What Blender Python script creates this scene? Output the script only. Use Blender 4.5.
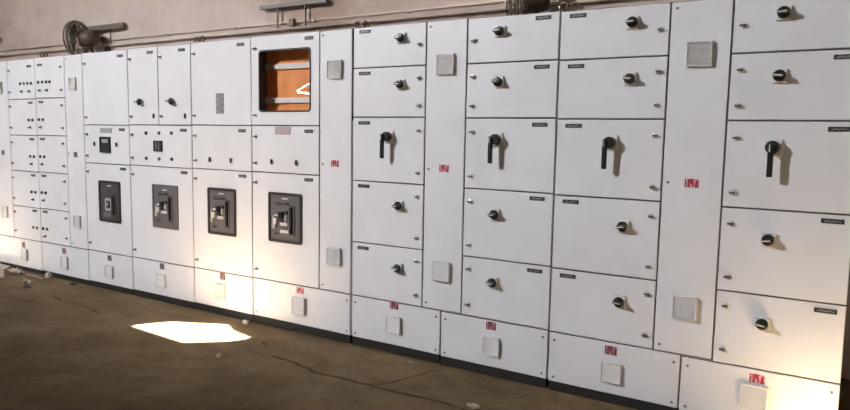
import bpy, bmesh, math, random
from mathutils import Vector, Matrix
random.seed(7)
C = bpy.context.scene.collection
SC = bpy.context.scene
for o in list(bpy.data.objects):
    bpy.data.objects.remove(o)

# ------------------------------------------------------------------ camera, exposure, world, lamps
FLOOR = -0.06
cam_d = bpy.data.cameras.new('camera')
cam = bpy.data.objects.new('camera', cam_d)
C.objects.link(cam)
cam_d.sensor_fit = 'HORIZONTAL'
cam_d.sensor_width = 36.0
cam_d.lens = 676.5 / 850 * 36.0
cam_d.clip_start = 0.05
right = Vector((0.84561793, 0.53349366, 0.01774365))
down = Vector((0.06958338, -0.07721444, -0.99458337))
fwd = Vector((-0.52923386, 0.84227219, -0.10241621))
m = Matrix((right, -down, -fwd)).transposed().to_4x4()
m.translation = Vector((0, -3.797, 1.472))
cam.matrix_world = m
SC.camera = cam

SC.view_settings.view_transform = 'Standard'
SC.view_settings.look = 'None'
SC.view_settings.gamma = 1.0
SC.view_settings.use_curve_mapping = False
SC.view_settings.exposure = 0.0

world = bpy.data.worlds.new('world')
SC.world = world
world.use_nodes = True
world.node_tree.nodes['Background'].inputs[0].default_value = (0.75, 0.82, 1.0, 1)
world.node_tree.nodes['Background'].inputs[1].default_value = 0.6

SUN_DIR = Vector((0.30, 0.45, -1.0)).normalized()
sun_d = bpy.data.lights.new('sun', 'SUN')
sun_d.energy = 380.0
sun_d.color = (1.0, 0.985, 0.95)
sun_d.angle = math.radians(0.53)
sun = bpy.data.objects.new('sun', sun_d)
C.objects.link(sun)
sun.location = (-4, -6, 20)
sun.rotation_euler = SUN_DIR.to_track_quat('-Z', 'Y').to_euler()


def area(name, loc, aim, sx, sy, power, col):
    d = bpy.data.lights.new(name, 'AREA')
    d.shape = 'RECTANGLE'
    d.size, d.size_y, d.energy, d.color = sx, sy, power, col
    o = bpy.data.objects.new(name, d)
    C.objects.link(o)
    o.location = loc
    o.rotation_euler = (Vector(aim) - Vector(loc)).to_track_quat('-Z', 'Y').to_euler()
    return o


# daylight through the high ventilator window of the front wall, plus two added fill lamps
area('key_window_light', (-8.6, -7.75, 6.2), (2.5, 0, 1.2), 0.5, 0.42, 1150, (0.955, 0.955, 0.99))
area('fill_light_right', (1.5, -8.0, 3.6), (-1.0, 0, 1.9), 4.0, 2.6, 55, (1.0, 0.89, 0.82))  # added soft fill, warms the right end of the row
area('fill_light_left', (-13.6, -4.5, 3.4), (-6.0, 0.2, 1.9), 3.6, 2.6, 22, (0.86, 0.92, 1.0))  # added soft fill, cool, lifts the left end


def streak_lamp(name, p0, p1, w_, power):
    """slim lamp added to mirror as a bright streak in the glass pane"""
    a, c = Vector(p0), Vector(p1)
    x = (c - a).normalized()
    z = Vector((0, -1, 0))
    y = z.cross(x)
    d = bpy.data.lights.new(name, 'AREA')
    d.shape = 'RECTANGLE'
    d.size, d.size_y, d.energy, d.color = (c - a).length, w_, power, (1.0, 0.97, 0.92)
    o = bpy.data.objects.new(name, d)
    C.objects.link(o)
    mm = Matrix((x, y, z)).transposed().to_4x4()
    mm.translation = (a + c) / 2
    o.matrix_world = mm


streak_lamp('streak_light', (-10.98, -8.0, 2.44), (-10.55, -8.0, 2.62), 0.03, 1.6)
streak_lamp('streak_light', (-10.97, -8.0, 2.41), (-10.50, -8.0, 2.37), 0.04, 2.2)


# ------------------------------------------------------------------ materials
def mat(name, col, rough=0.5, metal=0.0, spec=0.5, emit=None):
    mm = bpy.data.materials.new(name)
    mm.use_nodes = True
    b = mm.node_tree.nodes['Principled BSDF']
    b.inputs['Base Color'].default_value = (*col, 1)
    b.inputs['Roughness'].default_value = rough
    b.inputs['Metallic'].default_value = metal
    b.inputs['Specular IOR Level'].default_value = spec
    return mm


def N(mm, t, **kw):
    n = mm.node_tree.nodes.new(t)
    for k, v in kw.items():
        setattr(n, k, v)
    return n


def L(mm, a, b):
    mm.node_tree.links.new(a, b)


def ramp(mm, src, stops):
    r = N(mm, 'ShaderNodeValToRGB')
    while len(r.color_ramp.elements) < len(stops):
        r.color_ramp.elements.new(0.5)
    for e, (p, c) in zip(r.color_ramp.elements, stops):
        e.position = p
        e.color = (*c, 1) if len(c) == 3 else c
    L(mm, src, r.inputs[0])
    return r.outputs[0]


def noise(mm, coord, scale, detail=4, rough=0.55, vscale=None):
    n = N(mm, 'ShaderNodeTexNoise')
    n.inputs['Scale'].default_value = scale
    n.inputs['Detail'].default_value = detail
    n.inputs['Roughness'].default_value = rough
    if vscale:
        mp = N(mm, 'ShaderNodeMapping')
        mp.inputs['Scale'].default_value = vscale
        L(mm, coord, mp.inputs[0])
        coord = mp.outputs[0]
    L(mm, coord, n.inputs['Vector'])
    return n.outputs[0]


def geo_pos(mm):
    return N(mm, 'ShaderNodeNewGeometry').outputs['Position']


def mixc(mm, f, a, b, mode='MIX'):
    x = N(mm, 'ShaderNodeMix', data_type='RGBA', blend_type=mode)
    for i, v in ((0, f), (6, a), (7, b)):
        if hasattr(v, 'is_output'):
            L(mm, v, x.inputs[i])
        else:
            x.inputs[i].default_value = v if i == 0 else (*v, 1)
    return x.outputs[2]


def bump(mm, h, strength, dist):
    b = N(mm, 'ShaderNodeBump')
    b.inputs['Strength'].default_value = strength
    b.inputs['Distance'].default_value = dist
    L(mm, h, b.inputs['Height'])
    L(mm, b.outputs[0], mm.node_tree.nodes['Principled BSDF'].inputs['Normal'])


def base(mm, s):
    L(mm, s, mm.node_tree.nodes['Principled BSDF'].inputs['Base Color'])


M = {}
# powder coated sheet steel with faint dust smudges
w = M['paint'] = mat('white_paint', (0.74, 0.74, 0.75), 0.42, 0, 0.4)
p = geo_pos(w)
n1 = noise(w, p, 2.2, 5, 0.6)
base(w, ramp(w, n1, [(0.30, (0.675, 0.67, 0.685)), (0.62, (0.73, 0.73, 0.755))]))
bump(w, noise(w, p, 240, 2), 0.06, 0.001)
M['paint_plate'] = mat('filter_plastic', (0.69, 0.68, 0.675), 0.55)
M['gasket'] = mat('gasket', (0.115, 0.098, 0.096), 0.7)
M['dark_steel'] = mat('dark_steel', (0.012, 0.010, 0.009), 0.7)
M['black'] = mat('black_plastic', (0.014, 0.013, 0.013), 0.32)
M['black_soft'] = mat('black_soft', (0.022, 0.020, 0.021), 0.5)
M['collar'] = mat('light_plastic', (0.70, 0.69, 0.68), 0.45)
M['chrome'] = mat('lock_metal', (0.60, 0.58, 0.56), 0.3, 0.55)
M['lock_dark'] = mat('lock_wing', (0.15, 0.135, 0.13), 0.35, 0.5)
M['screw'] = mat('screw_metal', (0.22, 0.20, 0.19), 0.4, 0.8)
M['white_mark'] = mat('white_mark', (0.62, 0.60, 0.58), 0.5)
M['face_grey'] = mat('breaker_grey', (0.060, 0.055, 0.057), 0.5)
M['face_light'] = mat('breaker_light_grey', (0.125, 0.112, 0.113), 0.5)
M['bezel'] = mat('bezel', (0.032, 0.027, 0.028), 0.45)
M['silver'] = mat('silver_label', (0.36, 0.35, 0.35), 0.4)
M['maroon'] = mat('maroon', (0.16, 0.03, 0.035), 0.5)
M['orange'] = mat('orange_sheet', (0.66, 0.20, 0.045), 0.55)
o_ = M['orange']
p = geo_pos(o_)
base(o_, ramp(o_, noise(o_, p, 6, 3, 0.5, (3, 1, 0.6)), [(0.3, (0.74, 0.245, 0.055)), (0.7, (0.86, 0.32, 0.08))]))
M['busbar'] = mat('busbar_support', (0.72, 0.66, 0.62), 0.5)
M['lens_dark'] = mat('lens_dark', (0.050, 0.040, 0.042), 0.3)
M['lens_red'] = mat('lens_red', (0.17, 0.035, 0.045), 0.35)
M['lens_grey'] = mat('lens_grey', (0.25, 0.23, 0.23), 0.4)
M['bronze'] = mat('bronze', (0.20, 0.145, 0.09), 0.35, 0.8)
M['fan_metal'] = mat('fan_metal', (0.15, 0.118, 0.092), 0.5, 0.4)
M['fan_motor'] = mat('fan_motor', (0.075, 0.051, 0.033), 0.55)
M['fan_brown'] = mat('fan_brown', (0.060, 0.036, 0.022), 0.5)
M['rail_grey'] = mat('rail_grey', (0.17, 0.132, 0.10), 0.6)
M['rail_pale'] = mat('rail_pale', (0.21, 0.185, 0.17), 0.6)
M['conduit'] = mat('conduit', (0.42, 0.35, 0.31), 0.6)
M['paper'] = mat('paper', (0.48, 0.44, 0.385), 0.8)
M['stone'] = mat('stone', (0.26, 0.20, 0.15), 0.9)
M['pebble'] = mat('pebble', (0.06, 0.045, 0.035), 0.9)
M['crack'] = mat('crack_dirt', (0.080, 0.056, 0.035), 1.0, 0, 0.1)
M['wood'] = mat('pale_wood', (0.50, 0.42, 0.33), 0.8)

# black name plate with rows of small pale engraved strokes
q = M['name_plate'] = mat('name_plate', (0.03, 0.026, 0.027), 0.35)
tc = N(q, 'ShaderNodeTexCoord').outputs['Object']
sep = N(q, 'ShaderNodeSeparateXYZ')
L(q, tc, sep.inputs[0])
az = N(q, 'ShaderNodeMath', operation='ABSOLUTE'); L(q, sep.outputs[2], az.inputs[0])
lz = N(q, 'ShaderNodeMath', operation='LESS_THAN'); L(q, az.outputs[0], lz.inputs[0]); lz.inputs[1].default_value = 0.0048
ax = N(q, 'ShaderNodeMath', operation='ABSOLUTE'); L(q, sep.outputs[0], ax.inputs[0])
lx = N(q, 'ShaderNodeMath', operation='LESS_THAN'); L(q, ax.outputs[0], lx.inputs[0]); lx.inputs[1].default_value = 0.037
nn = noise(q, tc, 1.0, 2, 0.6, (150, 1, 170))
gt = N(q, 'ShaderNodeMath', operation='GREATER_THAN'); L(q, nn, gt.inputs[0]); gt.inputs[1].default_value = 0.50
m1 = N(q, 'ShaderNodeMath', operation='MULTIPLY'); L(q, lz.outputs[0], m1.inputs[0]); L(q, lx.outputs[0], m1.inputs[1])
m2 = N(q, 'ShaderNodeMath', operation='MULTIPLY'); L(q, m1.outputs[0], m2.inputs[0]); L(q, gt.outputs[0], m2.inputs[1])
base(q, mixc(q, m2.outputs[0], (0.030, 0.026, 0.027), (0.30, 0.28, 0.28)))


# danger sticker: red strokes on a pale ground (its lettering is too small to read)
def sticker_mat(name, red, pale, thr):
    s = mat(name, red, 0.45)
    tc = N(s, 'ShaderNodeTexCoord').outputs['Object']
    a = noise(s, tc, 1.0, 1, 0.5, (105, 1, 22))
    g = N(s, 'ShaderNodeMath', operation='GREATER_THAN'); L(s, a, g.inputs[0]); g.inputs[1].default_value = thr
    base(s, mixc(s, g.outputs[0], red, pale))
    return s


M['sticker'] = sticker_mat('danger_sticker', (0.36, 0.03, 0.06), (0.60, 0.42, 0.43), 0.56)
M['sticker_dark'] = sticker_mat('danger_sticker_dark', (0.19, 0.035, 0.05), (0.40, 0.28, 0.29), 0.57)
M['sticker_brown'] = sticker_mat('danger_sticker_brown', (0.17, 0.07, 0.06), (0.32, 0.24, 0.22), 0.57)
M['sticker_grey'] = sticker_mat('danger_sticker_grey', (0.085, 0.06, 0.065), (0.22, 0.19, 0.19), 0.57)

# clear glass of the viewing window
g = M['glass'] = bpy.data.materials.new('clear_glass')
g.use_nodes = True
nt = g.node_tree
nt.nodes.clear()
out = nt.nodes.new('ShaderNodeOutputMaterial')
mx = nt.nodes.new('ShaderNodeMixShader')
tr = nt.nodes.new('ShaderNodeBsdfTransparent')
gl = nt.nodes.new('ShaderNodeBsdfGlossy')
gl.inputs['Roughness'].default_value = 0.0
lw = nt.nodes.new('ShaderNodeLayerWeight')
lw.inputs['Blend'].default_value = 0.5
pw5 = nt.nodes.new('ShaderNodeMath')
pw5.operation = 'POWER'
pw5.inputs[1].default_value = 5.0
fr = nt.nodes.new('ShaderNodeMath')
fr.operation = 'MULTIPLY_ADD'
fr.inputs[1].default_value = 0.96
fr.inputs[2].default_value = 0.04
nt.links.new(lw.outputs['Facing'], pw5.inputs[0])
nt.links.new(pw5.outputs[0], fr.inputs[0])
nt.links.new(fr.outputs[0], mx.inputs[0])
nt.links.new(tr.outputs[0], mx.inputs[1])
nt.links.new(gl.outputs[0], mx.inputs[2])
nt.links.new(mx.outputs[0], out.inputs[0])

# plaster wall: warm beige with damp patches and streaks
pl = M['plaster'] = mat('plaster', (0.5, 0.42, 0.36), 0.9, 0, 0.2)
p = geo_pos(pl)
a = noise(pl, p, 0.55, 6, 0.6, (1, 1, 2.0))
b_ = noise(pl, p, 5.0, 5, 0.65, (1.2, 1, 0.8))
c1 = ramp(pl, a, [(0.32, (0.35, 0.265, 0.21)), (0.5, (0.53, 0.44, 0.385)), (0.68, (0.62, 0.54, 0.485))])
c2 = ramp(pl, b_, [(0.35, (0.80, 0.78, 0.76)), (0.6, (1, 1, 1))])
base(pl, mixc(pl, 0.45, c1, c2, 'MULTIPLY'))
bump(pl, noise(pl, p, 60, 4), 0.15, 0.004)

pw = M['plain_wall'] = mat('plain_wall', (0.45, 0.40, 0.36), 0.9)
base(pw, ramp(pw, noise(pw, geo_pos(pw), 0.8, 5), [(0.3, (0.15, 0.125, 0.105)), (0.7, (0.21, 0.18, 0.155))]))
rf = M['roof'] = mat('roof_sheet', (0.30, 0.28, 0.26), 0.8)
base(rf, ramp(rf, noise(rf, geo_pos(rf), 0.8, 5), [(0.3, (0.12, 0.11, 0.10)), (0.7, (0.18, 0.165, 0.15))]))

# dusty earth-brown concrete floor
f = M['floor'] = mat('dusty_floor', (0.17, 0.125, 0.09), 0.85, 0, 0.2)
p = geo_pos(f)
a = noise(f, p, 0.9, 6, 0.6)
b_ = noise(f, p, 7, 6, 0.65)
c_ = noise(f, p, 45, 4, 0.7)
c1 = ramp(f, a, [(0.30, (0.118, 0.077, 0.038)), (0.52, (0.190, 0.132, 0.072)), (0.75, (0.250, 0.182, 0.108))])
c2 = ramp(f, b_, [(0.30, (0.66, 0.64, 0.60)), (0.55, (1, 1, 1)), (0.8, (1.15, 1.13, 1.10))])
c3 = ramp(f, c_, [(0.32, (0.70, 0.68, 0.66)), (0.5, (1, 1, 1))])
base(f, mixc(f, 0.6, mixc(f, 0.75, c1, c2, 'MULTIPLY'), c3, 'MULTIPLY'))
hh = N(f, 'ShaderNodeMath', operation='ADD'); L(f, b_, hh.inputs[0]); L(f, c_, hh.inputs[1])
bump(f, hh.outputs[0], 0.30, 0.012)

# ------------------------------------------------------------------ helpers
W = {}          # world position of each empty / part, before any levelling offset


class MB:
    def __init__(s):
        s.bm = bmesh.new()

    def box(s, x0, x1, y0, y1, z0, z1, mi=0, bev=0.0, mtx=None):
        co = [(x, y, z) for x in (x0, x1) for y in (y0, y1) for z in (z0, z1)]
        vs = [s.bm.verts.new(Vector(c) if mtx is None else mtx @ Vector(c)) for c in co]
        fs = []
        for idx in ((0, 1, 3, 2), (4, 6, 7, 5), (0, 4, 5, 1), (2, 3, 7, 6), (0, 2, 6, 4), (1, 5, 7, 3)):
            fc = s.bm.faces.new([vs[i] for i in idx])
            fc.material_index = mi
            fs.append(fc)
        if bev:
            es = list({e for fc in fs for e in fc.edges})
            r = bmesh.ops.bevel(s.bm, geom=es, offset=bev, segments=1, affect='EDGES')
            for fc in r['faces']:
                fc.material_index = mi
        return s

    def tube(s, pts, r, n=10, mi=0, caps=True, closed=False):
        """round tube through pts (radius r or list of radii)"""
        pts = [Vector(q) for q in pts]
        k = len(pts)
        rs = r if isinstance(r, (list, tuple)) else [r] * k
        rings = []
        up = None
        for i, q in enumerate(pts):
            if closed:
                t = pts[(i + 1) % k] - pts[i - 1]
            else:
                t = pts[min(i + 1, k - 1)] - pts[max(i - 1, 0)]
            t.normalize()
            if up is None:
                up = t.orthogonal().normalized()
            up = (up - t * up.dot(t))
            up = up.normalized() if up.length > 1e-6 else t.orthogonal().normalized()
            sd = t.cross(up)
            rings.append([s.bm.verts.new(q + (up * math.cos(2 * math.pi * j / n) + sd * math.sin(2 * math.pi * j / n)) * rs[i]) for j in range(n)])
        for i in range(k if closed else k - 1):
            A, B = rings[i], rings[(i + 1) % k]
            for j in range(n):
                fc = s.bm.faces.new((A[j], A[(j + 1) % n], B[(j + 1) % n], B[j]))
                fc.material_index = mi
                fc.smooth = n > 6
        if caps and not closed:
            for rg in (rings[0][::-1], rings[-1]):
                s.bm.faces.new(rg).material_index = mi
        return s

    def lathe(s, prof, axis_o, axis, n=20, mi=0):
        """profile [(radius, along)] turned about axis through axis_o"""
        a = Vector(axis).normalized()
        u = a.orthogonal().normalized()
        v = a.cross(u)
        o = Vector(axis_o)
        rings = []
        for r, h in prof:
            rings.append([s.bm.verts.new(o + a * h + (u * math.cos(2 * math.pi * j / n) + v * math.sin(2 * math.pi * j / n)) * max(r, 1e-5)) for j in range(n)])
        for A, B in zip(rings, rings[1:]):
            for j in range(n):
                fc = s.bm.faces.new((A[j], A[(j + 1) % n], B[(j + 1) % n], B[j]))
                fc.material_index = mi
        s.bm.faces.new(rings[0][::-1]).material_index = mi
        s.bm.faces.new(rings[-1]).material_index = mi
        return s

    def frame(s, x0, x1, z0, z1, wx, y0, y1, rad, mi=0, seg=5):
        """rounded rectangular ring, border width wx, from y0 (front) to y1 (back)"""
        def loop(a0, a1, b0, b1, r):
            pts = []
            for cx, cz, st in ((a1 - r, b1 - r, 0), (a0 + r, b1 - r, 90), (a0 + r, b0 + r, 180), (a1 - r, b0 + r, 270)):
                for i in range(seg + 1):
                    t = math.radians(st + 90 * i / seg)
                    pts.append((cx + r * math.cos(t), cz + r * math.sin(t)))
            return pts
        lo = loop(x0, x1, z0, z1, rad)
        li = loop(x0 + wx, x1 - wx, z0 + wx, z1 - wx, max(rad - wx * 0.6, 0.004))
        n = len(lo)
        V = [[s.bm.verts.new((x, y, z)) for x, z in pp] for pp, y in ((lo, y1), (lo, y0), (li, y0), (li, y1))]
        for A, B in ((V[0], V[1]), (V[1], V[2]), (V[2], V[3]), (V[3], V[0])):
            for j in range(n):
                s.bm.faces.new((A[j], A[(j + 1) % n], B[(j + 1) % n], B[j])).material_index = mi
        return s

    def mesh(s, name, mats):
        bmesh.ops.recalc_face_normals(s.bm, faces=s.bm.faces[:])
        me = bpy.data.meshes.new(name)
        s.bm.to_mesh(me)
        s.bm.free()
        for mm in (mats if isinstance(mats, (list, tuple)) else [mats]):
            me.materials.append(M[mm] if isinstance(mm, str) else mm)
        return me


def put(name, me, parent, wp, label=None):
    o = bpy.data.objects.new(name, me)
    C.objects.link(o)
    W[o] = Vector(wp)
    if parent is not None:
        o.parent = parent
        o.location = W[o] - W[parent]
    else:
        o.location = W[o]
    if label:
        o['label'] = label
    return o


def thing(name, wp, label, cat, group=None, dz=0.0):
    o = bpy.data.objects.new(name, None)
    C.objects.link(o)
    o.empty_display_size = 0.1
    W[o] = Vector(wp)
    o.location = W[o] + Vector((0, 0, dz))
    o['label'] = label
    o['category'] = cat
    if group:
        o['group'] = group
    return o


def struct(name, me, wp=(0, 0, 0), parent=None):
    o = put(name, me, parent, wp)
    if parent is None:
        o['kind'] = 'structure'
    return o


def tag(o, label, cat, group=None):
    o['label'] = label
    o['category'] = cat
    if group:
        o['group'] = group
    return o


# ------------------------------------------------------------------ the hall
XL, XR, YF, YB, TOP = -14.0, 7.0, -8.3, 1.3, 7.6
fl = struct('floor', MB().box(XL, XR, YF, YB, FLOOR - 0.15, FLOOR).mesh('floor', 'floor'))
struct('wall_back', MB().box(XL, XR, YB, YB + 0.2, FLOOR - 0.15, TOP).mesh('wall_back', 'plaster'))
struct('wall_left', MB().box(XL - 0.2, XL, YF - 0.2, YB + 0.2, FLOOR - 0.15, TOP).mesh('wall_left', 'plain_wall'))
struct('wall_right', MB().box(XR, XR + 0.2, YF - 0.2, YB + 0.2, FLOOR - 0.15, TOP).mesh('wall_right', 'plain_wall'))
struct('wall_front', MB().box(XL, XR, YF - 0.2, YF, FLOOR - 0.15, TOP).mesh('wall_front', 'plain_wall'))

# roof with three missing sheets that let the sun through
PATCH = [
    [(-4.68, -0.60), (-4.54, -0.38), (-4.13, -0.19), (-3.99, -0.27), (-3.74, -0.32), (-3.80, -0.44), (-4.03, -0.64)],
    [(-8.40, -0.60), (-8.35, -0.28), (-7.70, -0.19), (-7.62, -0.28), (-7.75, -0.50)],
    [(-0.22, -0.44), (-0.20, -0.13), (0.35, -0.10), (0.38, -0.44)],
]
sh = SUN_DIR * ((TOP - FLOOR) / SUN_DIR.z)      # from a floor point up along the ray to the roof
cu = bpy.data.curves.new('ceiling', 'CURVE')
cu.dimensions = '2D'
cu.fill_mode = 'BOTH'
for pts in [[(XL - .2, YF - .2), (XR + .2, YF - .2), (XR + .2, YB + .2), (XL - .2, YB + .2)]] + [[(x + sh.x, y + sh.y) for x, y in pp] for pp in PATCH]:
    sp = cu.splines.new('POLY')
    sp.points.add(len(pts) - 1)
    for pnt, (x, y) in zip(sp.points, pts):
        pnt.co = (x, y, 0, 1)
    sp.use_cyclic_u = True
co = bpy.data.objects.new('tmp', cu)
C.objects.link(co)
me = bpy.data.meshes.new_from_object(co.evaluated_get(bpy.context.evaluated_depsgraph_get()))
bpy.data.objects.remove(co)
me.materials.clear()
me.materials.append(M['roof'])
ce = struct('ceiling', me, (0, 0, TOP + 0.001))

# unseen girder added across the hall to shade the foreground floor
struct('shade_beam', MB().box(XL, XR, -6.10, -5.95, 3.45, 4.48).box(XL, XR, -6.22, -5.83, 4.45, 4.485).box(XL, XR, -6.22, -5.83, 3.45, 3.48).mesh('shade_beam', 'roof'))

# ledge along the back wall, just above the cabinets
struct('trim_1', MB().box(XL, XR, -0.05, 0, -0.012, 0.012, 0, 0.004).mesh('trim_1', 'plaster'), (0, YB, 2.50))

# surface conduit on the wall
cb = MB().tube([(-10.4, 0, 0), (6.9, 0, 0)], 0.008, 8)
for i in range(16):
    x = -10.0 + i * 1.1
    cb.box(x - 0.010, x + 0.010, -0.011, 0.011, -0.013, 0.013)
tag(put('conduit', cb.mesh('conduit', 'conduit'), None, (0, YB - 0.0125, 2.56)),
    'thin beige conduit running along the back wall above the cabinets', 'pipe')

# cracks in the floor (built as narrow sunken-looking dirt seams, parts of the floor)


def ribbon(name, pts, w):
    b = bmesh.new()
    Lv, Rv = [], []
    P = []
    for (x0, y0), (x1, y1) in zip(pts, pts[1:]):
        k = max(2, int(math.hypot(x1 - x0, y1 - y0) / 0.06))
        for i in range(k):
            t = i / k
            P.append((x0 + (x1 - x0) * t + random.uniform(-.012, .012), y0 + (y1 - y0) * t + random.uniform(-.012, .012)))
    P.append(pts[-1])
    for i, (x, y) in enumerate(P):
        a = P[max(i - 1, 0)]
        c = P[min(i + 1, len(P) - 1)]
        d = Vector((c[0] - a[0], c[1] - a[1])).normalized()
        ww = w * random.uniform(0.4, 1.2) * (0.25 if i in (0, len(P) - 1) else 1)
        Lv.append(b.verts.new((x - d.y * ww, y + d.x * ww, 0)))
        Rv.append(b.verts.new((x + d.y * ww, y - d.x * ww, 0)))
    for i in range(len(P) - 1):
        b.faces.new((Lv[i], Rv[i], Rv[i + 1], Lv[i + 1]))
    mm = bpy.data.meshes.new(name)
    bmesh.ops.recalc_face_normals(b, faces=b.faces[:])
    b.to_mesh(mm)
    b.free()
    mm.materials.append(M['crack'])
    return put(name, mm, fl, (0, 0, FLOOR + 0.0015))


W[fl] = Vector((0, 0, 0))
ribbon('crack', [(-3.31, -.50), (-3.02, -.53), (-2.79, -.60), (-2.65, -.56), (-2.48, -.57), (-2.33, -.57), (-1.93, -.54), (-1.74, -.57), (-1.4, -.62)], 0.015)
ribbon('crack', [(-2.42, -.54), (-2.34, -.49), (-2.28, -.30), (-2.20, -.08)], 0.011)
ribbon('crack', [(-6.2, -.42), (-5.9, -.50), (-5.55, -.48), (-5.2, -.55)], 0.010)

# ------------------------------------------------------------------ shared meshes of the cabinet fittings
def dr(pts):
    return pts


ME = {}
ME['lock'] = MB().lathe([(0.0145, 0.0), (0.0145, 0.006), (0.012, 0.010), (0.005, 0.012)], (0, 0, 0), (0, -1, 0), 14, 0) \
    .box(-0.019, 0.011, -0.018, -0.009, -0.0055, 0.0055, 1, 0.0015).mesh('lock', ['chrome', 'lock_dark'])
ME['lock_mirror'] = MB().lathe([(0.0145, 0.0), (0.0145, 0.006), (0.012, 0.010), (0.005, 0.012)], (0, 0, 0), (0, -1, 0), 14, 0) \
    .box(-0.011, 0.019, -0.018, -0.009, -0.0055, 0.0055, 1, 0.0015).mesh('lock_mirror', ['chrome', 'lock_dark'])
ME['screw'] = MB().lathe([(0.0075, 0.0), (0.0075, 0.003), (0.004, 0.005)], (0, 0, 0), (0, -1, 0), 10).mesh('screw', 'screw')
ME['name_plate'] = MB().box(-0.049, 0.049, -0.004, 0, -0.0115, 0.0115, 0, 0.001).mesh('name_plate', 'name_plate')
ME['name_plate_small'] = MB().box(-0.042, 0.042, -0.004, 0, -0.012, 0.012, 0, 0.001).mesh('name_plate_small', 'name_plate')
ME['handle_plate'] = MB().box(-0.034, 0.034, -0.016, 0, -0.034, 0.034, 0, 0.002).mesh('handle_plate', 'collar')
# short rotary handle: skirted knob with a raised grip and a pale pointer
ME['rotary_handle'] = MB().lathe([(0.029, 0.015), (0.029, 0.026), (0.024, 0.030), (0.010, 0.032)], (0, 0, 0), (0, -1, 0), 24, 0) \
    .box(-0.027, 0.027, -0.058, -0.028, -0.0085, 0.0085, 0, 0.003) \
    .box(-0.024, 0.016, -0.0592, -0.057, -0.0035, 0.0035, 1).mesh('rotary_handle', ['black', 'white_mark'])
# long isolator handle: hub and a lever hanging down
ME['lever_plate'] = MB().box(-0.040, 0.040, -0.014, 0, -0.042, 0.042, 0, 0.002).mesh('lever_plate', 'collar')


def lever_mesh(name, dx):
    return MB().lathe([(0.030, 0.013), (0.033, 0.022), (0.033, 0.048), (0.029, 0.055), (0.010, 0.057)], (0, 0, 0), (0, -1, 0), 24, 0) \
        .box(dx - 0.013, dx + 0.013, -0.069, -0.048, -0.148, 0.018, 0, 0.004) \
        .box(dx - 0.008, dx - 0.002, -0.0702, -0.068, -0.022, 0.012, 1).mesh(name, ['black', 'white_mark'])


ME['lever_handle'] = lever_mesh('lever_handle', -0.018)
ME['lever_handle_centred'] = lever_mesh('lever_handle_centred', -0.004)


def vent_mesh(name, wx, wz, d=0.020):
    b = MB()
    b.box(-wx / 2, wx / 2, -d * 0.55, 0, -wz / 2, wz / 2, 0, 0.003)
    b.frame(-wx / 2, wx / 2, -wz / 2, wz / 2, 0.006, -d * 0.92, -d * 0.5, 0.005, 0, 3)
    k = 15
    hx, zt, st = wx / 2 - 0.005, wz / 2 - 0.005, (wz - 0.010) / k
    for i in range(k):                       # slanted louvre blades, open below
        z1_, z0_ = zt - i * st, zt - (i + 1) * st
        q = [b.bm.verts.new(c) for c in ((-hx, -d * 0.56, z1_), (hx, -d * 0.56, z1_), (hx, -d * 0.84, z0_ + st * 0.15), (-hx, -d * 0.84, z0_ + st * 0.15), (-hx, -d * 0.56, z0_), (hx, -d * 0.56, z0_))]
        for ix in ((0, 1, 2, 3), (3, 2, 5, 4), (0, 3, 4), (1, 5, 2)):
            b.bm.faces.new([q[i_] for i_ in ix])
    return b.mesh(name, 'paint_plate')


ME['vent'] = vent_mesh('vent', 0.127, 0.130, 0.024)
ME['vent_small'] = vent_mesh('vent_small', 0.112, 0.124)
ME['vent_flat'] = vent_mesh('vent_flat', 0.118, 0.118, 0.020)
ME['sticker'] = MB().box(-0.036, 0.036, -0.0015, 0, -0.023, 0.023).mesh('sticker', 'sticker')
ME['sticker_dark'] = MB().box(-0.035, 0.035, -0.0015, 0, -0.026, 0.026).mesh('sticker_dark', 'sticker_dark')
ME['sticker_brown'] = MB().box(-0.033, 0.033, -0.0015, 0, -0.030, 0.030).mesh('sticker_brown', 'sticker_brown')
ME['sticker_grey'] = MB().box(-0.030, 0.030, -0.0015, 0, -0.026, 0.026).mesh('sticker_grey', 'sticker_grey')
ME['eye'] = MB().tube([(0.024 * math.cos(i * math.pi / 8), 0, 0.038 + 0.024 * math.sin(i * math.pi / 8)) for i in range(16)], 0.007, 8, 0, False, True) \
    .lathe([(0.013, 0), (0.013, 0.006), (0.008, 0.010), (0.008, 0.018)], (0, 0, 0), (0, 0, 1), 12).mesh('lifting_eye', 'bronze')


def lamp_mesh(name, lens):
    return MB().lathe([(0.0165, 0.0), (0.0165, 0.004), (0.013, 0.006)], (0, 0, 0), (0, -1, 0), 12, 0) \
        .lathe([(0.0125, 0.005), (0.012, 0.012), (0.006, 0.015)], (0, 0, 0), (0, -1, 0), 12, 1).mesh(name, ['black_soft', lens])


ME['lamp'] = lamp_mesh('indicator_lamp', 'lens_dark')
ME['lamp_red'] = lamp_mesh('indicator_lamp_red', 'lens_red')
ME['lamp_grey'] = lamp_mesh('indicator_lamp_grey', 'lens_grey')
ME['button'] = MB().lathe([(0.017, 0.0), (0.017, 0.004), (0.014, 0.006)], (0, 0, 0), (0, -1, 0), 14, 0) \
    .box(-0.009, 0.009, -0.016, -0.004, -0.019, 0.019, 1, 0.003).mesh('push_button', ['collar', 'black_soft'])
ME['switch'] = MB().lathe([(0.016, 0.0), (0.016, 0.005), (0.012, 0.007), (0.012, 0.012)], (0, 0, 0), (0, -1, 0), 14, 0) \
    .box(-0.012, 0.008, -0.024, -0.010, -0.005, 0.005, 1, 0.002).mesh('selector_switch', ['lens_grey', 'black_soft'])
ME['keyhole'] = MB().box(-0.010, 0.010, -0.010, 0, -0.020, 0.020, 0, 0.003).mesh('key_latch', 'black_soft')
G = 0.0040      # half of a door gap


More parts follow.
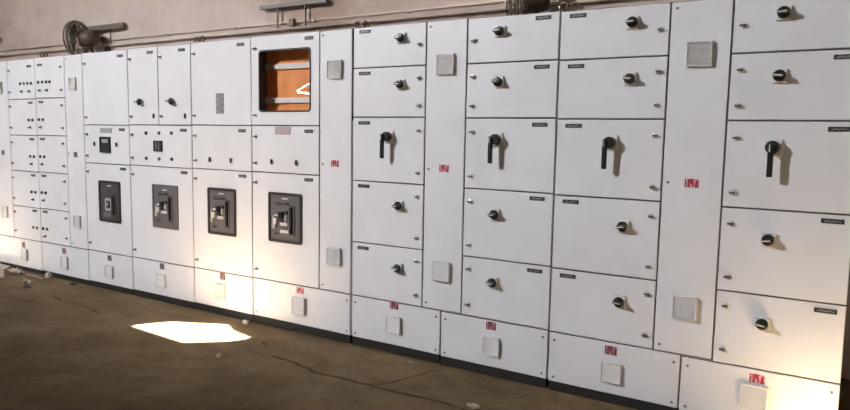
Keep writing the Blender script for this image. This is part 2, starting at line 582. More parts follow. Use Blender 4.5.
def door_mesh(name, w_, h_, bev=0.003):
    return MB().box(-w_ / 2, w_ / 2, 0, 0.009, -h_ / 2, h_ / 2, 0, bev).mesh(name, 'paint')


DOORS = {}


def panel(name, par, x0, x1, z0, z1, label=None, gl=G, gr=G, gb=G, gt=G):
    x0 += gl; x1 -= gr; z0 += gb; z1 -= gt
    key = (round(x1 - x0, 4), round(z1 - z0, 4))
    if key not in DOORS:
        DOORS[key] = door_mesh(name, *key)
    return put(name, DOORS[key], par, ((x0 + x1) / 2, 0, (z0 + z1) / 2), label)


def fit(par, name, key, x, z, y=0.0, label=None):
    return put(name, ME[key], par, (x, y, z), label)


ZR = [2.200, 1.921, 1.583, 1.137, 0.697, 0.306]
Z_LOCK = [(2.058,), (1.838, 1.657), (1.495, 1.214), (1.053, 0.773), (0.617, 0.383)]
Z_NP = [2.168, 1.884, 1.544, 1.102, 0.660]
Z_H = [2.107, 1.803, 1.452, 0.985, 0.552]


def carcass(par, xu0, xu1, xl0, xl1, z1=2.200):
    b = MB()
    b.box(xu0, xu1, 0.010, 0.78, 0.306, z1, 0)
    b.box(xl0, xl1, 0.010, 0.78, 0.0, 0.3055, 0)
    for fc in b.bm.faces:
        if all(abs(v.co.y - 0.010) < 1e-4 for v in fc.verts):
            fc.material_index = 1
    o = W[par]
    for v in b.bm.verts:
        v.co -= o
    put('body', b.mesh('body', ['paint', 'gasket']), par, o)
    b = MB()
    b.box(xl0 + 0.004, xl1 - 0.004, 0.004, 0.034, FLOOR, -0.0005)
    b.box(xl0 + 0.004, xl1 - 0.004, 0.70, 0.73, FLOOR, -0.0005)
    for x in (xl0 + 0.004, xl1 - 0.034):
        b.box(x, x + 0.03, 0.034, 0.70, FLOOR, -0.0005)
    for v in b.bm.verts:
        v.co -= o
    put('base_channel', b.mesh('base_channel', 'dark_steel'), par, o, 'dark steel base channel')


def plinth(par, x0, x1, vx, sx, sticker='sticker', vent='vent_flat', screws=True, vz=0.135, sz=0.262):
    d = panel('plinth_cover', par, x0, x1, 0.0, 0.306, None, 0.0042, 0.0042, 0.001, 0.0042)
    fit(d, 'vent_box', vent, vx, vz)
    fit(d, 'danger_sticker', sticker, sx, sz, 0, 'small red danger sticker' if sticker == 'sticker' else 'dark danger sticker')
    if screws:
        for x in (x0 + 0.036, x1 - 0.036):
            for z in (0.030, 0.258):
                fit(d, 'screw', 'screw', x, z)
    return d


def alley(par, x0, x1, vx=None, vkey='vent', screws=True, z1=2.2):
    d = panel('alley_cover', par, x0, x1, 0.306, z1)
    c = (x0 + x1) / 2 if vx is None else vx
    fit(d, 'vent_box', vkey, c, 1.922)
    fit(d, 'vent_box', vkey, c, 0.572)
    if screws:
        for z in (0.345, 1.245, 2.165):
            fit(d, 'screw', 'screw', x0 + 0.033, z)
    return d


def feeder(par, x0, x1, side, hx, hx3, npx):
    for r in range(5):
        d = panel('door', par, x0, x1, ZR[r + 1], ZR[r])
        lx = x0 + 0.052 if side < 0 else x1 - 0.049
        for z in Z_LOCK[r]:
            fit(d, 'lock', 'lock' if side < 0 else 'lock_mirror', lx, z)
        fit(d, 'name_plate', 'name_plate', npx, Z_NP[r])
        if r == 2:
            fit(d, 'lever_plate', 'lever_plate', hx3, Z_H[r])
            o = fit(d, 'lever_handle', 'lever_handle' if x1 < 0 else 'lever_handle_centred', hx3, Z_H[r], 0, 'long black lever handle pointing down')
        else:
            fit(d, 'handle_plate', 'handle_plate', hx, Z_H[r])
            o = fit(d, 'rotary_handle', 'rotary_handle', hx, Z_H[r])
            o.rotation_euler = (0, math.radians((-4, 6, 0, -6, 8)[r]), 0)


def eyes(par, *xs):
    for x in xs:
        fit(par, 'lifting_eye', 'eye', x, 2.2, 0.10, 'bronze lifting eye')


GRP = 'switchgear cabinets bolted side by side'
# measured grid along the front
X = dict(a0=-8.180, a1=-7.664, ab=-7.121, b1=-6.588, bc=-6.283, cd=-5.576, ds=-5.150, de=-4.718, ef=-4.008,
         f1=-3.309, fg=-3.003, g1=-2.397, gh=-2.093, ghp=-2.247, hi=-1.483, ij=-0.867, ij2=-0.559, ijp=-0.716, j=0.028)


# --- narrow control cabinets at the far left
def control(par, x0, x1, side, lamps, npx, lx):
    zr = [2.200, 1.790, 1.415, 1.037, 0.658, 0.306]
    rows = [([1.950] * 4, [1.868] * 2), ([1.574] * 2, [1.497]), ([1.196] * 2, [1.118]), ([0.824] * 2, [0.745]), ([0.448] * 2, [0.369])]
    zl = [(2.090, 1.866), (1.715, 1.492), (1.338, 1.115), (0.960, 0.738), (0.590, 0.385)]
    zn = [2.124, 1.752, 1.376, 1.000, 0.627]
    for r in range(5):
        d = panel('door', par, x0, x1, zr[r + 1], zr[r])
        for z in zl[r]:
            fit(d, 'lock', 'lock' if side < 0 else 'lock_mirror', lx, z)
        fit(d, 'name_plate', 'name_plate_small', npx, zn[r])
        xs = lamps[0] if r == 0 else lamps[1]
        ks = lamps[2] if r == 0 else lamps[3]
        pale = side < 0 and r == 4
        for x in xs:
            fit(d, 'indicator_lamp', 'lamp_grey' if pale else 'lamp', x, rows[r][0][0])
        if not pale:
            for x in ks:
                fit(d, 'selector_switch', 'switch', x, rows[r][1][0])


A = thing('switchgear_cabinet', ((X['a0'] + X['ab']) / 2, 0.4, FLOOR),
          'white control cabinet at the far left, cut by the picture edge', 'cabinet', GRP, -0.017)
carcass(A, X['a0'], X['ab'] - .001, X['a0'], X['ab'] - .001)
d = alley(A, X['a0'], X['a1'], -7.822, 'vent_small')
fit(d, 'danger_sticker', 'sticker_grey', -7.822, 1.221, 0, 'dark danger sticker')
control(A, X['a1'], X['ab'], -1, ([-7.404, -7.334, -7.264, -7.195], [-7.268, -7.196], [-7.38, -7.236], [-7.243]), -7.228, -7.622)
plinth(A, X['a0'], X['ab'], -7.455, -7.480, 'sticker_brown', 'vent_small', False, 0.135, 0.240)
eyes(A, -7.160)

B = thing('switchgear_cabinet', ((X['ab'] + X['bc']) / 2, 0.4, FLOOR),
          'white control cabinet second from left, lamp doors left of its vent strip', 'cabinet', GRP, -0.012)
carcass(B, X['ab'] + .001, X['bc'] - .001, X['ab'] + .001, X['bc'] - .001)
control(B, X['ab'], X['b1'], 1, ([-7.058, -6.984, -6.910, -6.850], [-7.073, -7.0], [-7.034, -6.901], [-7.041]), -7.026, -6.646)
d = alley(B, X['b1'], X['bc'], -6.440, 'vent_small')
fit(d, 'danger_sticker', 'sticker_grey', -6.441, 1.235, 0, 'dark danger sticker')
plinth(B, X['ab'], X['bc'], -6.690, -6.707, 'sticker_brown', 'vent_small', False, 0.135, 0.250)
eyes(B, -7.085)


# --- breaker cabinets
def breaker(par, d, x0, x1, z0, z1, style):
    """air circuit breaker front: bezel, sunk grey face and its controls"""
    wx, hz = x1 - x0, z1 - z0
    def P(u, v):
        return x0 + u * wx, z1 - v * hz
    bez = {'black': ('bezel', 0.021, -0.010), 'flat': ('face_light', 0.016, -0.008), 'dark': ('black_soft', 0.024, -0.010)}[style]
    cx, cz = (x0 + x1) / 2, (z0 + z1) / 2
    put('breaker_bezel', MB().frame(-wx / 2, wx / 2, -hz / 2, hz / 2, bez[1], bez[2], 0.0, 0.018 if style != 'flat' else 0.006).mesh('breaker_bezel', bez[0]), d, (cx + 0.006, 0, cz), 'dark bezel around the breaker front')
    fk = {'black': 'face_light', 'flat': 'face_light', 'dark': 'face_grey'}[style]
    b = MB()
    b.box(-wx / 2 + bez[1] * 0.7, wx / 2 - bez[1] * 0.7, -0.004, 0.0, -hz / 2 + bez[1] * 0.7, hz / 2 - bez[1] * 0.7)
    b.box(-wx * 0.30, wx * 0.30, -0.012, -0.004, -hz * 0.36, hz * 0.26, 0, 0.003)
    put('breaker_face', b.mesh('breaker_face', fk), d, (cx + 0.006, 0, cz), 'grey breaker front plate')

    def bit(name, u0, u1, v0, v1, y, key, bev=0.0015):
        (a, t), (c, bz) = P(u0, v0), P(u1, v1)
        put(name, MB().box(-(c - a) / 2, (c - a) / 2, y, 0, -(t - bz) / 2, (t - bz) / 2, 0, bev).mesh(name, key), d, ((a + c) / 2, -0.0001, (t + bz) / 2))
    bit('rating_badge', 0.42, 0.60, 0.105, 0.130, -0.0135 if False else -0.006, 'white_mark', 0.0005)
    if style == 'dark':
        cxx, czz = P(0.50, 0.57)
        put('indicator_window', MB().frame(-0.052, 0.052, -0.060, 0.060, 0.022, -0.018, -0.004, 0.020).mesh('indicator_window', 'silver'), d, (cxx, 0, czz))
        put('rotary_button', MB().lathe([(0.024, 0.0), (0.024, 0.020), (0.018, 0.024)], (0, 0, 0), (0, -1, 0), 18).mesh('rotary_button', 'black'), d, (cxx, 0, czz))
        put('button_cap', MB().lathe([(0.009, 0.022), (0.009, 0.027)], (0, 0, 0), (0, -1, 0), 14).mesh('button_cap', 'white_mark'), d, (cxx, 0, czz))
        bit('charging_lever', 0.68, 0.76, 0.36, 0.80, -0.030, 'black_soft')
        bit('trip_unit', 0.26, 0.62, 0.76, 0.88, -0.016, 'face_light')
        return
    bit('charging_lever', 0.70, 0.76, 0.27, 0.80, -0.024, 'black')
    bit('lever_slot', 0.66, 0.79, 0.24, 0.84, -0.0125, 'face_grey')
    bit('on_button', 0.20, 0.31, 0.52, 0.64, -0.024, 'white_mark')
    bit('off_button', 0.16, 0.27, 0.63, 0.73, -0.024, 'silver')
    bit('label_strip', 0.24, 0.38, 0.44, 0.475, -0.020, 'white_mark')
    bit('trip_block', 0.38, 0.50, 0.38, 0.50, -0.030, 'black')
    bit('status_window', 0.40, 0.62, 0.59, 0.655, -0.018, 'white_mark')
    bit('side_scale', 0.17, 0.22, 0.47, 0.62, -0.020, 'silver')
    if style == 'black2' or par.get('two_strips'):
        bit('status_window', 0.40, 0.66, 0.74, 0.80, -0.018, 'white_mark')
    bit('keylock', 0.40, 0.52, 0.51, 0.58, -0.028, 'black_soft')
    bit('upper_vent', 0.26, 0.62, 0.19, 0.235, -0.0135, 'face_grey')
    bit('spring_flag', 0.53, 0.60, 0.44, 0.56, -0.020, 'silver')
    bit('trip_button', 0.55, 0.63, 0.36, 0.42, -0.022, 'black_soft')
    bit('counter', 0.22, 0.34, 0.80, 0.85, -0.017, 'face_grey')


def incomer(par, x0, x1, np_top=True, dx=0.0):
    """middle and lower doors shared by the four breaker cabinets"""
    mid = panel('door', par, x0, x1, 1.157, 1.521)
    low = panel('breaker_door', par, x0, x1, 0.306, 1.157)
    lx = x0 + 0.048
    for d, zs in ((mid, (1.432, 1.226)), (low, (1.074, 0.381))):
        for z in zs:
            fit(d, 'lock', 'lock', lx, z)
    npx = x1 - 0.106 + dx
    fit(mid, 'name_plate', 'name_plate_small', npx, 1.480)
    fit(low, 'name_plate', 'name_plate_small', npx, 1.119)
    return mid, low


def shell(key, x0, x1, label, dz):
    t = thing('switchgear_cabinet', ((x0 + x1) / 2, 0.4, FLOOR), label, 'cabinet', GRP, dz)
    carcass(t, x0 + .001, x1 - .001, x0 + .001, x1 - .001)
    return t


c_ = shell('C', X['bc'], X['cd'], 'white breaker cabinet with blank upper door and a breaker with round dial', -0.006)
d = panel('door', c_, X['bc'], X['cd'], 1.521, 2.2)
for z in (2.097, 1.592):
    fit(d, 'lock', 'lock', -6.235, z)
fit(d, 'name_plate', 'name_plate_small', -5.682, 2.146)
mid, low = incomer(c_, X['bc'], X['cd'])
put('rating_label', MB().box(-0.092, 0.092, -0.003, 0, -0.023, 0.023, 0, 0.001).mesh('rating_label', 'silver'), mid, (-5.930, 0, 1.470), 'grey printed label')
put('display_meter', MB().frame(-0.075, 0.075, -0.074, 0.074, 0.014, -0.020, 0, 0.006).box(-0.064, 0.064, -0.012, 0, -0.064, 0.064)
    .box(-0.046, 0.046, -0.0135, -0.011, 0.018, 0.050, 1).mesh('display_meter', ['black_soft', 'silver']), mid, (-5.936, 0, 1.338), 'dark square display meter')
fit(mid, 'push_button', 'button', -6.108, 1.342)
fit(mid, 'push_button', 'button', -5.764, 1.342)
breaker(c_, low, -6.070, -5.735, 0.608, 0.998, 'dark')
plinth(c_, X['bc'], X['cd'], -5.935, -5.933, 'sticker_grey', 'vent_flat', False, 0.125, 0.258)

d_ = shell('D', X['cd'], X['de'], 'white breaker cabinet with two tall upper doors, each with a small black knob', -0.001)
for x0, x1, kx, kk, npx in ((X['cd'], X['ds'], -5.392, -5.215, -5.252), (X['ds'], X['de'], -4.955, -4.797, -4.829)):
    d = panel('door', d_, x0, x1, 1.521, 2.2)
    for z in (2.104, 1.597):
        fit(d, 'lock', 'lock', x0 + 0.042, z)
    fit(d, 'rotary_handle', 'rotary_handle', kx, 1.723)
    fit(d, 'key_latch', 'keyhole', kk, 1.600)
    fit(d, 'name_plate', 'name_plate_small', npx, 2.151)
mid, low = incomer(d_, X['cd'], X['de'])
b = MB().frame(-0.054, 0.054, -0.047, 0.047, 0.010, -0.016, 0, 0.004)
b.box(-0.048, 0.048, -0.010, 0, -0.041, 0.041)
b.box(-0.030, -0.018, -0.0115, -0.009, -0.036, 0.036, 1).box(0.012, 0.020, -0.0115, -0.009, -0.036, 0.036, 1)
put('panel_meter', b.mesh('panel_meter', ['black_soft', 'lens_grey']), mid, (-5.160, 0, 1.338), 'dark square panel meter')
for x, z, k in ((-5.329, 1.449, 'lamp'), (-5.151, 1.451, 'lamp_grey'), (-4.980, 1.453, 'lamp'), (-5.333, 1.225, 'lamp'), (-5.153, 1.225, 'lamp_red'), (-4.982, 1.228, 'lamp')):
    fit(mid, 'indicator_lamp', k, x, z)
breaker(d_, low, -5.262, -4.915, 0.615, 1.000, 'flat')
plinth(d_, X['cd'], X['de'], -5.155, -5.150, 'sticker_grey', 'vent_flat', False, 0.135, 0.266)
eyes(d_, -4.752)

e_ = shell('E', X['de'], X['ef'], 'white breaker cabinet with an upright grey rating plate on its upper door', 0.003)
d = panel('door', e_, X['de'], X['ef'], 1.521, 2.2)
for z in (2.104, 1.599):
    fit(d, 'lock', 'lock', -4.672, z)
rp = M['rating_grey'] = mat('rating_grey', (0.33, 0.32, 0.33), 0.35, 0.5)
base(rp, ramp(rp, noise(rp, N(rp, 'ShaderNodeTexCoord').outputs['Object'], 1.0, 2, 0.5, (20, 1, 160)), [(0.35, (0.26, 0.25, 0.26)), (0.6, (0.42, 0.41, 0.42))]))
put('rating_plate', MB().box(-0.047, 0.047, -0.003, 0, -0.082, 0.082, 0, 0.001).mesh('rating_plate', 'rating_grey'), d, (-4.366, 0, 1.695), 'upright grey rating plate')
fit(d, 'name_plate', 'name_plate_small', -4.122, 2.153)
mid, low = incomer(e_, X['de'], X['ef'])
fit(mid, 'push_button', 'button', -4.491, 1.238)
fit(mid, 'push_button', 'button', -4.238, 1.238)
breaker(e_, low, -4.530, -4.197, 0.620, 1.008, 'black')
plinth(e_, X['de'], X['ef'], -4.385, -4.362, 'sticker_brown', 'vent_flat', False, 0.142, 0.272)
eyes(e_, -4.684)

F_ = thing('switchgear_cabinet', ((X['ef'] + X['fg']) / 2, 0.4, FLOOR),
           'white breaker cabinet with a glazed upper door showing an orange board', 'cabinet', GRP, 0.007)
carc0, carc1 = X['ef'] + .001, X['fg'] - 0.011
# body leaves an open niche behind the glazed door
b = MB()
b.box(carc0, carc1, 0.010, 0.78, 0.306, 1.560, 0)
b.box(carc0, carc1, 0.130, 0.78, 1.560, 2.2, 0)
b.box(X['f1'] - 0.03, carc1, 0.010, 0.130, 1.560, 2.2, 0)
b.box(carc0, carc0 + 0.050, 0.010, 0.130, 1.560, 2.2, 0)
b.box(carc0, carc1, 0.010, 0.130, 2.12, 2.2, 0)
b.box(carc0, carc1, 0.010, 0.78, 0.0, 0.3055, 0)
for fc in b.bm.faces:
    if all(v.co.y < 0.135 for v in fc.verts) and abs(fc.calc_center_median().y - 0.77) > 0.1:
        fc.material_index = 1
for v in b.bm.verts:
    v.co -= W[F_]
put('body', b.mesh('body', ['paint', 'gasket']), F_, W[F_])
b = MB()
b.box(carc0, carc1, 0.004, 0.034, FLOOR, -0.0005).box(carc0, carc1, 0.70, 0.73, FLOOR, -0.0005)
b.box(carc0, carc0 + .03, 0.034, 0.70, FLOOR, -0.0005).box(carc1 - .03, carc1, 0.034, 0.70, FLOOR, -0.0005)
for v in b.bm.verts:
    v.co -= W[F_]
put('base_channel', b.mesh('base_channel', 'dark_steel'), F_, W[F_], 'dark steel base channel')
# glazed door
wx0, wx1, wz0, wz1 = -3.925, -3.392, 1.622, 2.092
dx0, dx1, dz0, dz1 = X['ef'] + G, X['f1'] - G, 1.521 + G, 2.2 - G
cx, cz = (dx0 + dx1) / 2, (dz0 + dz1) / 2
b = MB()
seg = 5
def rloop(a0, a1, b0, b1, r):
    pts = []
    for ex, ez, st in ((a1 - r, b1 - r, 0), (a0 + r, b1 - r, 90), (a0 + r, b0 + r, 180), (a1 - r, b0 + r, 270)):
        for i in range(seg + 1):
            t = math.radians(st + 90 * i / seg)
            pts.append((ex + r * math.cos(t) - cx, ez + r * math.sin(t) - cz))
    return pts
lo, li = rloop(dx0, dx1, dz0, dz1, 0.0005), rloop(wx0, wx1, wz0, wz1, 0.028)
V = [[b.bm.verts.new((x, y, z)) for x, z in pp] for pp, y in ((lo, 0.009), (lo, 0.0), (li, 0.0), (li, 0.009))]
for P_, Q_ in ((V[0], V[1]), (V[1], V[2]), (V[2], V[3]), (V[3], V[0])):
    for j in range(len(P_)):
        b.bm.faces.new((P_[j], P_[(j + 1) % len(P_)], Q_[(j + 1) % len(P_)], Q_[j]))
gd = put('glazed_door', b.mesh('glazed_door', 'paint'), F_, (cx, 0, cz), 'white door with a glazed viewing window')
wcx, wcz, hw, hh_ = (wx0 + wx1) / 2, (wz0 + wz1) / 2, (wx1 - wx0) / 2, (wz1 - wz0) / 2
put('window_gasket', MB().frame(-hw, hw, -hh_, hh_, 0.011, -0.004, 0.0095, 0.028).mesh('window_gasket', 'black_soft'), gd, (wcx, 0, wcz), 'black rubber gasket')
put('glass_pane', MB().box(-hw + 0.005, hw - 0.005, 0.0, 0.004, -hh_ + 0.005, hh_ - 0.005).mesh('glass_pane', 'glass'), gd, (wcx, 0.004, wcz), 'clear glass pane')
put('mounting_board', MB().box(-0.330, 0.300, 0, 0.006, -0.27, 0.27).mesh('mounting_board', 'orange'), F_, (wcx - 0.02, 0.118, 1.850), 'orange insulating board')
for z in (1.975, 1.715):
    put('busbar_support', MB().box(-0.320, 0.300, 0, 0.016, -0.021, 0.021, 0, 0.003).mesh('busbar_support', 'busbar'), F_, (wcx - 0.02, 0.101, z), 'pale horizontal busbar support')
for z in (2.107, 1.599):
    fit(gd, 'lock', 'lock', -3.960, z)
fit(gd, 'name_plate', 'name_plate_small', -3.409, 2.156)
mid, low = incomer(F_, X['ef'], X['f1'], True, 0.004)
pk = M['pink_label'] = mat('pink_label', (0.42, 0.34, 0.35), 0.5)
put('rating_label', MB().box(-0.082, 0.082, -0.003, 0, -0.029, 0.029, 0, 0.001).mesh('rating_label', 'pink_label'), mid, (-3.672, 0, 1.481), 'pale pinkish printed label')
fit(mid, 'push_button', 'button', -3.786, 1.242)
fit(mid, 'push_button', 'button', -3.532, 1.242)
F_['two_strips'] = 1
breaker(F_, low, -3.829, -3.484, 0.622, 1.008, 'black')
del F_['two_strips']
d = alley(F_, X['f1'], X['fg'] - 0.006, -3.160)
fit(d, 'danger_sticker', 'sticker', -3.161, 1.251, 0, 'small red danger sticker')
plinth(F_, X['ef'], X['fg'] - 0.006, -3.507, -3.500, 'sticker', 'vent', True, 0.148, 0.268)
eyes(F_, -3.038)

# --- feeder cabinets on the right
g_ = thing('switchgear_cabinet', ((X['fg'] + X['gh']) / 2, 0.4, FLOOR),
           'white feeder cabinet standing right beside the orange glazed cabinet', 'cabinet', GRP, 0.007)
carcass(g_, X['fg'] + .007, X['gh'] - .001, X['fg'] + .007, X['ghp'] - .001)
feeder(g_, X['fg'] + .002, X['g1'], 1, -2.592, -2.685, -2.898)
d = alley(g_, X['g1'], X['gh'], -2.245)
fit(d, 'danger_sticker', 'sticker', -2.245, 1.253, 0, 'small red danger sticker')
plinth(g_, X['fg'] + .002, X['ghp'], -2.623, -2.623, 'sticker_dark', 'vent_flat', True, 0.145, 0.284)
eyes(g_, -2.965)

h_ = thing('switchgear_cabinet', ((X['gh'] + X['hi']) / 2, 0.4, FLOOR),
           'white feeder cabinet without vent strip, third from the right end', 'cabinet', GRP, 0.003)
carcass(h_, X['gh'] + .001, X['hi'] - .005, X['ghp'] + .001, X['hi'] - .005)
feeder(h_, X['gh'], X['hi'] - .001, -1, -1.866, -1.866, -1.588)
plinth(h_, X['ghp'], X['hi'] - .001, -1.866, -1.872, 'sticker_dark', 'vent_flat', True, 0.138, 0.269)
eyes(h_, -1.505)

i_ = thing('switchgear_cabinet', ((X['hi'] + X['ij2']) / 2, 0.4, FLOOR),
           'white feeder cabinet with vent strip, second from the right end', 'cabinet', GRP, -0.002)
carcass(i_, X['hi'] + .005, X['ij2'] - .001, X['hi'] + .005, X['ijp'] - .001)
feeder(i_, X['hi'] + .001, X['ij'], 1, -1.064, -1.155, -1.378)
d = alley(i_, X['ij'], X['ij2'], -0.711)
fit(d, 'danger_sticker', 'sticker', -0.713, 1.246, 0, 'small red danger sticker')
plinth(i_, X['hi'] + .001, X['ijp'], -1.092, -1.101, 'sticker_dark', 'vent_flat', True, 0.128, 0.258)
eyes(i_, -1.436)

j_ = thing('switchgear_cabinet', ((X['ij2'] + X['j']) / 2, 0.4, FLOOR),
           'white feeder cabinet at the right end of the row, nearest the camera', 'cabinet', GRP, -0.008)
carcass(j_, X['ij2'] + .001, X['j'], X['ijp'] + .001, X['j'])
feeder(j_, X['ij2'], X['j'] + 0.003, -1, -0.331, -0.338, -0.059)
plinth(j_, X['ijp'], X['j'] + 0.003, -0.345, -0.338, 'sticker', 'vent', True, 0.158, 0.258)


# ------------------------------------------------------------------ wall fans, rails, boxes on the back wall
def wall_fan(loc, nrm, label, R=0.205, brown=False):
    t = thing('wall_fan', loc, label, 'fan')
    n = Vector(nrm).normalized()             # blowing direction
    u = n.cross(Vector((0, 0, 1))).normalized()
    v = u.cross(n).normalized()
    o = Vector((0, 0, 0))

    def pt(r, a, h):
        return o + (u * math.cos(a) + v * math.sin(a)) * r + n * h
    TAU = 2 * math.pi
    put('guard_ring', MB().tube([pt(R, TAU * i / 36, 0) for i in range(36)], 0.012, 8, 0, False, True)
        .tube([pt(R * 0.97, TAU * i / 36, 0.045) for i in range(36)], 0.006, 6, 0, False, True)
        .tube([pt(R * 0.97, TAU * i / 36, -0.045) for i in range(36)], 0.006, 6, 0, False, True).mesh('guard_ring', 'fan_metal'), t, loc)
    fw = MB()
    for i in range(40):
        a = TAU * i / 40
        for sg in (1, -1):
            fw.tube([pt(0.045, a, 0.075 * sg), pt(R * 0.65, a, 0.072 * sg), pt(R * 0.97, a, 0.042 * sg), pt(R, a, 0.0)], 0.0026, 4, 0, False)
    for rr in (0.5, 0.78):
        for sg in (1, -1):
            fw.tube([pt(R * rr, TAU * i / 30, 0.073 * sg) for i in range(30)], 0.003, 5, 0, False, True)
    put('wire_guard', fw.mesh('wire_guard', 'fan_metal'), t, loc)
    put('hub_badge', MB().lathe([(0.045, 0.070), (0.040, 0.082), (0.010, 0.086)], (0, 0, 0), n, 18).mesh('hub_badge', 'white_mark'), t, loc)
    for k in range(3):
        b = MB()
        for a0 in [TAU * k / 3]:
            grid = []
            for i in range(6):
                r = 0.035 + (R * 0.86 - 0.035) * i / 5
                wd = 0.35 + 0.55 * math.sin(math.pi * (i + 0.6) / 6)
                grid.append([b.bm.verts.new(pt(r, a0 + wd * (j / 4 - 0.5), 0.03 * (j / 4 - 0.5))) for j in range(5)])
            for i in range(5):
                for j in range(4):
                    b.bm.faces.new((grid[i][j], grid[i][j + 1], grid[i + 1][j + 1], grid[i + 1][j]))
        bmesh.ops.solidify(b.bm, geom=b.bm.faces[:], thickness=0.003)
        put('blade', b.mesh('blade', 'fan_metal'), t, loc)
    mk = 'fan_brown' if brown else 'fan_motor'
    put('motor', MB().lathe([(0.05, -0.05), (0.092, -0.062), (0.104, -0.09), (0.104, -0.20), (0.086, -0.24), (0.04, -0.255)], (0, 0, 0), n, 24).mesh('motor', mk), t, loc)
    mb = -n * 0.15
    wallp = Vector((mb.x + 0.02, YB - loc[1] - 0.02, -0.16))
    put('bracket_arm', MB().tube([mb + Vector((0, 0, -0.06)), mb + Vector((0, 0.03, -0.14)), (mb + wallp) / 2 + Vector((0, 0, -0.12)), wallp], 0.018, 10).mesh('bracket_arm', mk), t, loc)
    put('wall_plate', MB().box(-0.06, 0.06, -0.012, 0.0, -0.09, 0.09, 0, 0.003).mesh('wall_plate', mk), t, Vector(loc) + wallp + Vector((0, 0.0195, 0)))
    return t


wall_fan((-8.02, 1.00, 2.56), (-0.86, -0.42, 0.0), 'round grey wall fan with dark motor above the breaker cabinets, turned left')
wall_fan((-2.235, 1.00, 2.50), (-0.86, -0.42, -0.10), 'dark brown wall fan cut by the top edge of the photo', 0.205, True)


def rail(x0, x1, label, key, zb, stems, box_at):
    y = YB - 0.05
    t = thing('wall_rail', ((x0 + x1) / 2, YB, zb), label, 'rail', 'steel rails on stems along the back wall')
    c = (x0 + x1) / 2
    hl = (x1 - x0) / 2
    hz = box_at
    put('channel', MB().box(-hl, hl, -0.02, 0.02, hz - 0.006, hz, 0).box(-hl, hl, -0.02, -0.015, -hz, hz - 0.006, 0)
        .box(-hl, hl, 0.015, 0.02, -hz, hz - 0.006, 0).box(-hl, -hl + .005, -0.02, 0.02, -hz, hz).box(hl - .005, hl, -0.02, 0.02, -hz, hz).mesh('channel', key), t, (c, y, zb))
    for sx in stems:
        put('stem', MB().box(-0.007, 0.007, -0.007, 0.007, 2.512 - zb, 0.012).mesh('stem', key), t, (sx, y, zb))
    return t


rail(-8.36, -7.45, 'dark grey steel rail on stems beside the left wall fan', 'rail_grey', 2.715, (-8.10, -7.73), 0.030)
rail(-5.18, -4.30, 'pale grey steel rail on two stems above the orange window cabinet', 'rail_pale', 2.725, (-4.95, -4.58), 0.018)
rail(-11.15, -10.37, 'dark steel rail whose end just shows at the left picture edge', 'rail_grey', 2.735, (-11.0, -10.62), 0.030)


def jbox(x, z, label, key):
    b = MB().box(-0.03, 0.03, -0.035, 0, -0.04, 0.04, 0, 0.005)
    t = thing('junction_box', (x, YB, z), label, 'box')
    put('box_body', b.mesh('box_body', key), t, (x, YB - 0.022, z))
    put('box_lid', MB().box(-0.027, 0.027, -0.006, 0, -0.037, 0.037, 0, 0.002).mesh('box_lid', key), t, (x, YB - 0.057, z))
    return t


jbox(-7.90, 2.575, 'small dark junction box on the wall under the dark rail by the fan', 'rail_grey')
jbox(-4.76, 2.552, 'small brown junction box on the conduit under the pale rail', 'fan_metal')


# ------------------------------------------------------------------ litter on the floor
def lump(name, loc, size, key, label, cat, seed, flat=1.0, group=None):
    rnd = random.Random(seed)
    b = bmesh.new()
    bmesh.ops.create_icosphere(b, subdivisions=2, radius=1.0)
    for v_ in b.verts:
        k = 0.85 * (1 + rnd.uniform(-0.42, 0.42))
        v_.co = Vector((v_.co.x * size[0] * k, v_.co.y * size[1] * k, v_.co.z * size[2] * k))
    zmin = min(v_.co.z for v_ in b.verts)
    for v_ in b.verts:
        v_.co.z -= zmin
    mm = bpy.data.meshes.new(name)
    b.to_mesh(mm)
    b.free()
    mm.materials.append(M[key])
    o = put(name, mm, None, (loc[0], loc[1], FLOOR - 0.001))
    return tag(o, label, cat, group)


def sheet(name, loc, sx, sy, amp, key, label, cat, seed, rz=0.0, lift=0.004):
    """crumpled sheet with real thickness"""
    rnd = random.Random(seed)
    b = bmesh.new()
    n = 9
    jx, jy = sx * 0.03, sy * 0.03
    gv, gb = [], []
    for i in range(n):
        row = [Vector((sx * (i / (n - 1) - .5) + rnd.uniform(-jx, jx), sy * (j / (n - 1) - .5) + rnd.uniform(-jy, jy), lift + abs(rnd.gauss(0, 1)) * amp)) for j in range(n)]
        gv.append([b.verts.new(q) for q in row])
        gb.append([b.verts.new(q - Vector((0, 0, 0.0025))) for q in row])
    for i in range(n - 1):
        for j in range(n - 1):
            b.faces.new((gv[i][j], gv[i + 1][j], gv[i + 1][j + 1], gv[i][j + 1]))
            b.faces.new((gb[i][j], gb[i][j + 1], gb[i + 1][j + 1], gb[i + 1][j]))
    for k in range(n - 1):
        for p0, p1 in (((k, 0), (k + 1, 0)), ((k + 1, n - 1), (k, n - 1)), ((0, k + 1), (0, k)), ((n - 1, k), (n - 1, k + 1))):
            b.faces.new((gb[p0[0]][p0[1]], gb[p1[0]][p1[1]], gv[p1[0]][p1[1]], gv[p0[0]][p0[1]]))
    bmesh.ops.recalc_face_normals(b, faces=b.faces[:])
    zmin = min(v_.co.z for v_ in b.verts)
    for v_ in b.verts:
        v_.co.z -= zmin
    mm = bpy.data.meshes.new(name)
    b.to_mesh(mm)
    b.free()
    mm.materials.append(M[key])
    o = put(name, mm, None, (loc[0], loc[1], FLOOR))
    o.rotation_euler = (0, 0, rz)
    return tag(o, label, cat)


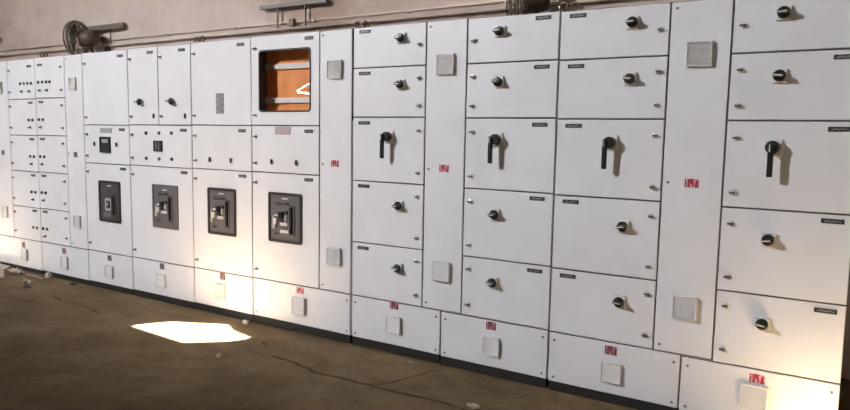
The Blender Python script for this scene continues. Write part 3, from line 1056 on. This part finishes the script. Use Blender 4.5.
sheet('crumpled_paper', (-7.90, -0.24), 0.42, 0.22, 0.045, 'paper', 'crumpled pale paper sheet on the floor at the far left edge', 'paper', 3, 0.3)
t = thing('cardboard_box', (-7.42, -0.36, FLOOR), 'small torn cardboard box with a dark open side at the lower left edge', 'box')
b = MB().box(-.12, .12, -.004, 0, 0, .085).box(-.12, .12, .12, .124, 0, .085).box(-.12, -.116, 0, .12, 0, .085).box(-.12, .12, 0, .12, 0, .004)
put('box_wall', b.mesh('box_wall', 'wood'), t, (-7.42, -0.42, FLOOR))
put('flap', MB().box(-.12, .12, -.002, .002, 0, .07).mesh('flap', 'paper'), t, (-7.42, -0.30, FLOOR + .084)).rotation_euler = (math.radians(-70), 0, 0)
sheet('scrap_paper', (-7.45, -0.11), 0.26, 0.09, 0.018, 'paper', 'pale scrap of paper lying close under the far left plinth cover', 'paper', 8, -0.2)
lump('stone_chip', (-6.79, -0.335), (0.045, 0.035, 0.030), 'paper', 'pale stone lump right of the torn cardboard box', 'stone', 4)
lump('stone_chip', (-6.62, -0.42), (0.040, 0.030, 0.014), 'pebble', 'dark flat stone crumb beside the pale lump at the left', 'stone', 5)
lump('stone_chip', (-6.88, -0.075), (0.040, 0.036, 0.034), 'paper', 'white lump at the end of the thin stick near the cabinets', 'stone', 6)
st = put('stick', MB().tube([(-.16, 0, .006), (0.0, 0.01, .010), (.15, -.005, .006)], [0.005, 0.006, 0.005], 8).mesh('stick', 'wood'), None, (-7.08, -0.11, FLOOR))
tag(st, 'thin pale stick on the floor in front of the second cabinet', 'stick')
lump('stone_chip', (-6.40, -0.09), (0.05, 0.03, 0.018), 'pebble', 'dark stone crumb under the third cabinet from the left', 'stone', 9)
lump('stone_chip', (-4.02, -0.07), (0.035, 0.022, 0.020), 'paper', 'whitish chip just behind the sunlit patch, close to the cabinets', 'stone', 11)
lump('stone_chip', (-3.52, -0.36), (0.018, 0.014, 0.012), 'pebble', 'small dark pebble right of the sunlit patch', 'stone', 12)
lump('stone_chip', (-3.55, -0.75), (0.022, 0.018, 0.020), 'paper', 'small white chip in front of the sunlit patch', 'stone', 13)
lump('stone_chip', (-3.80, -0.83), (0.018, 0.014, 0.010), 'stone', 'small tan crumb left of the white chip on the open floor', 'stone', 14)
sheet('scrap_paper', (-4.20, -1.51), 0.050, 0.030, 0.004, 'stone', 'tiny flat scrap alone on the dark floor at the lower left', 'scrap', 15, 0.4)
lump('stone_chip', (-1.72, -0.505), (0.045, 0.030, 0.012), 'wood', 'flat pale chip at the bottom edge of the photo, below the cracks', 'stone', 16)
lump('stone_chip', (-2.42, -0.10), (0.030, 0.020, 0.012), 'stone', 'tan chip by the base where the short crack meets the cabinets', 'stone', 17)
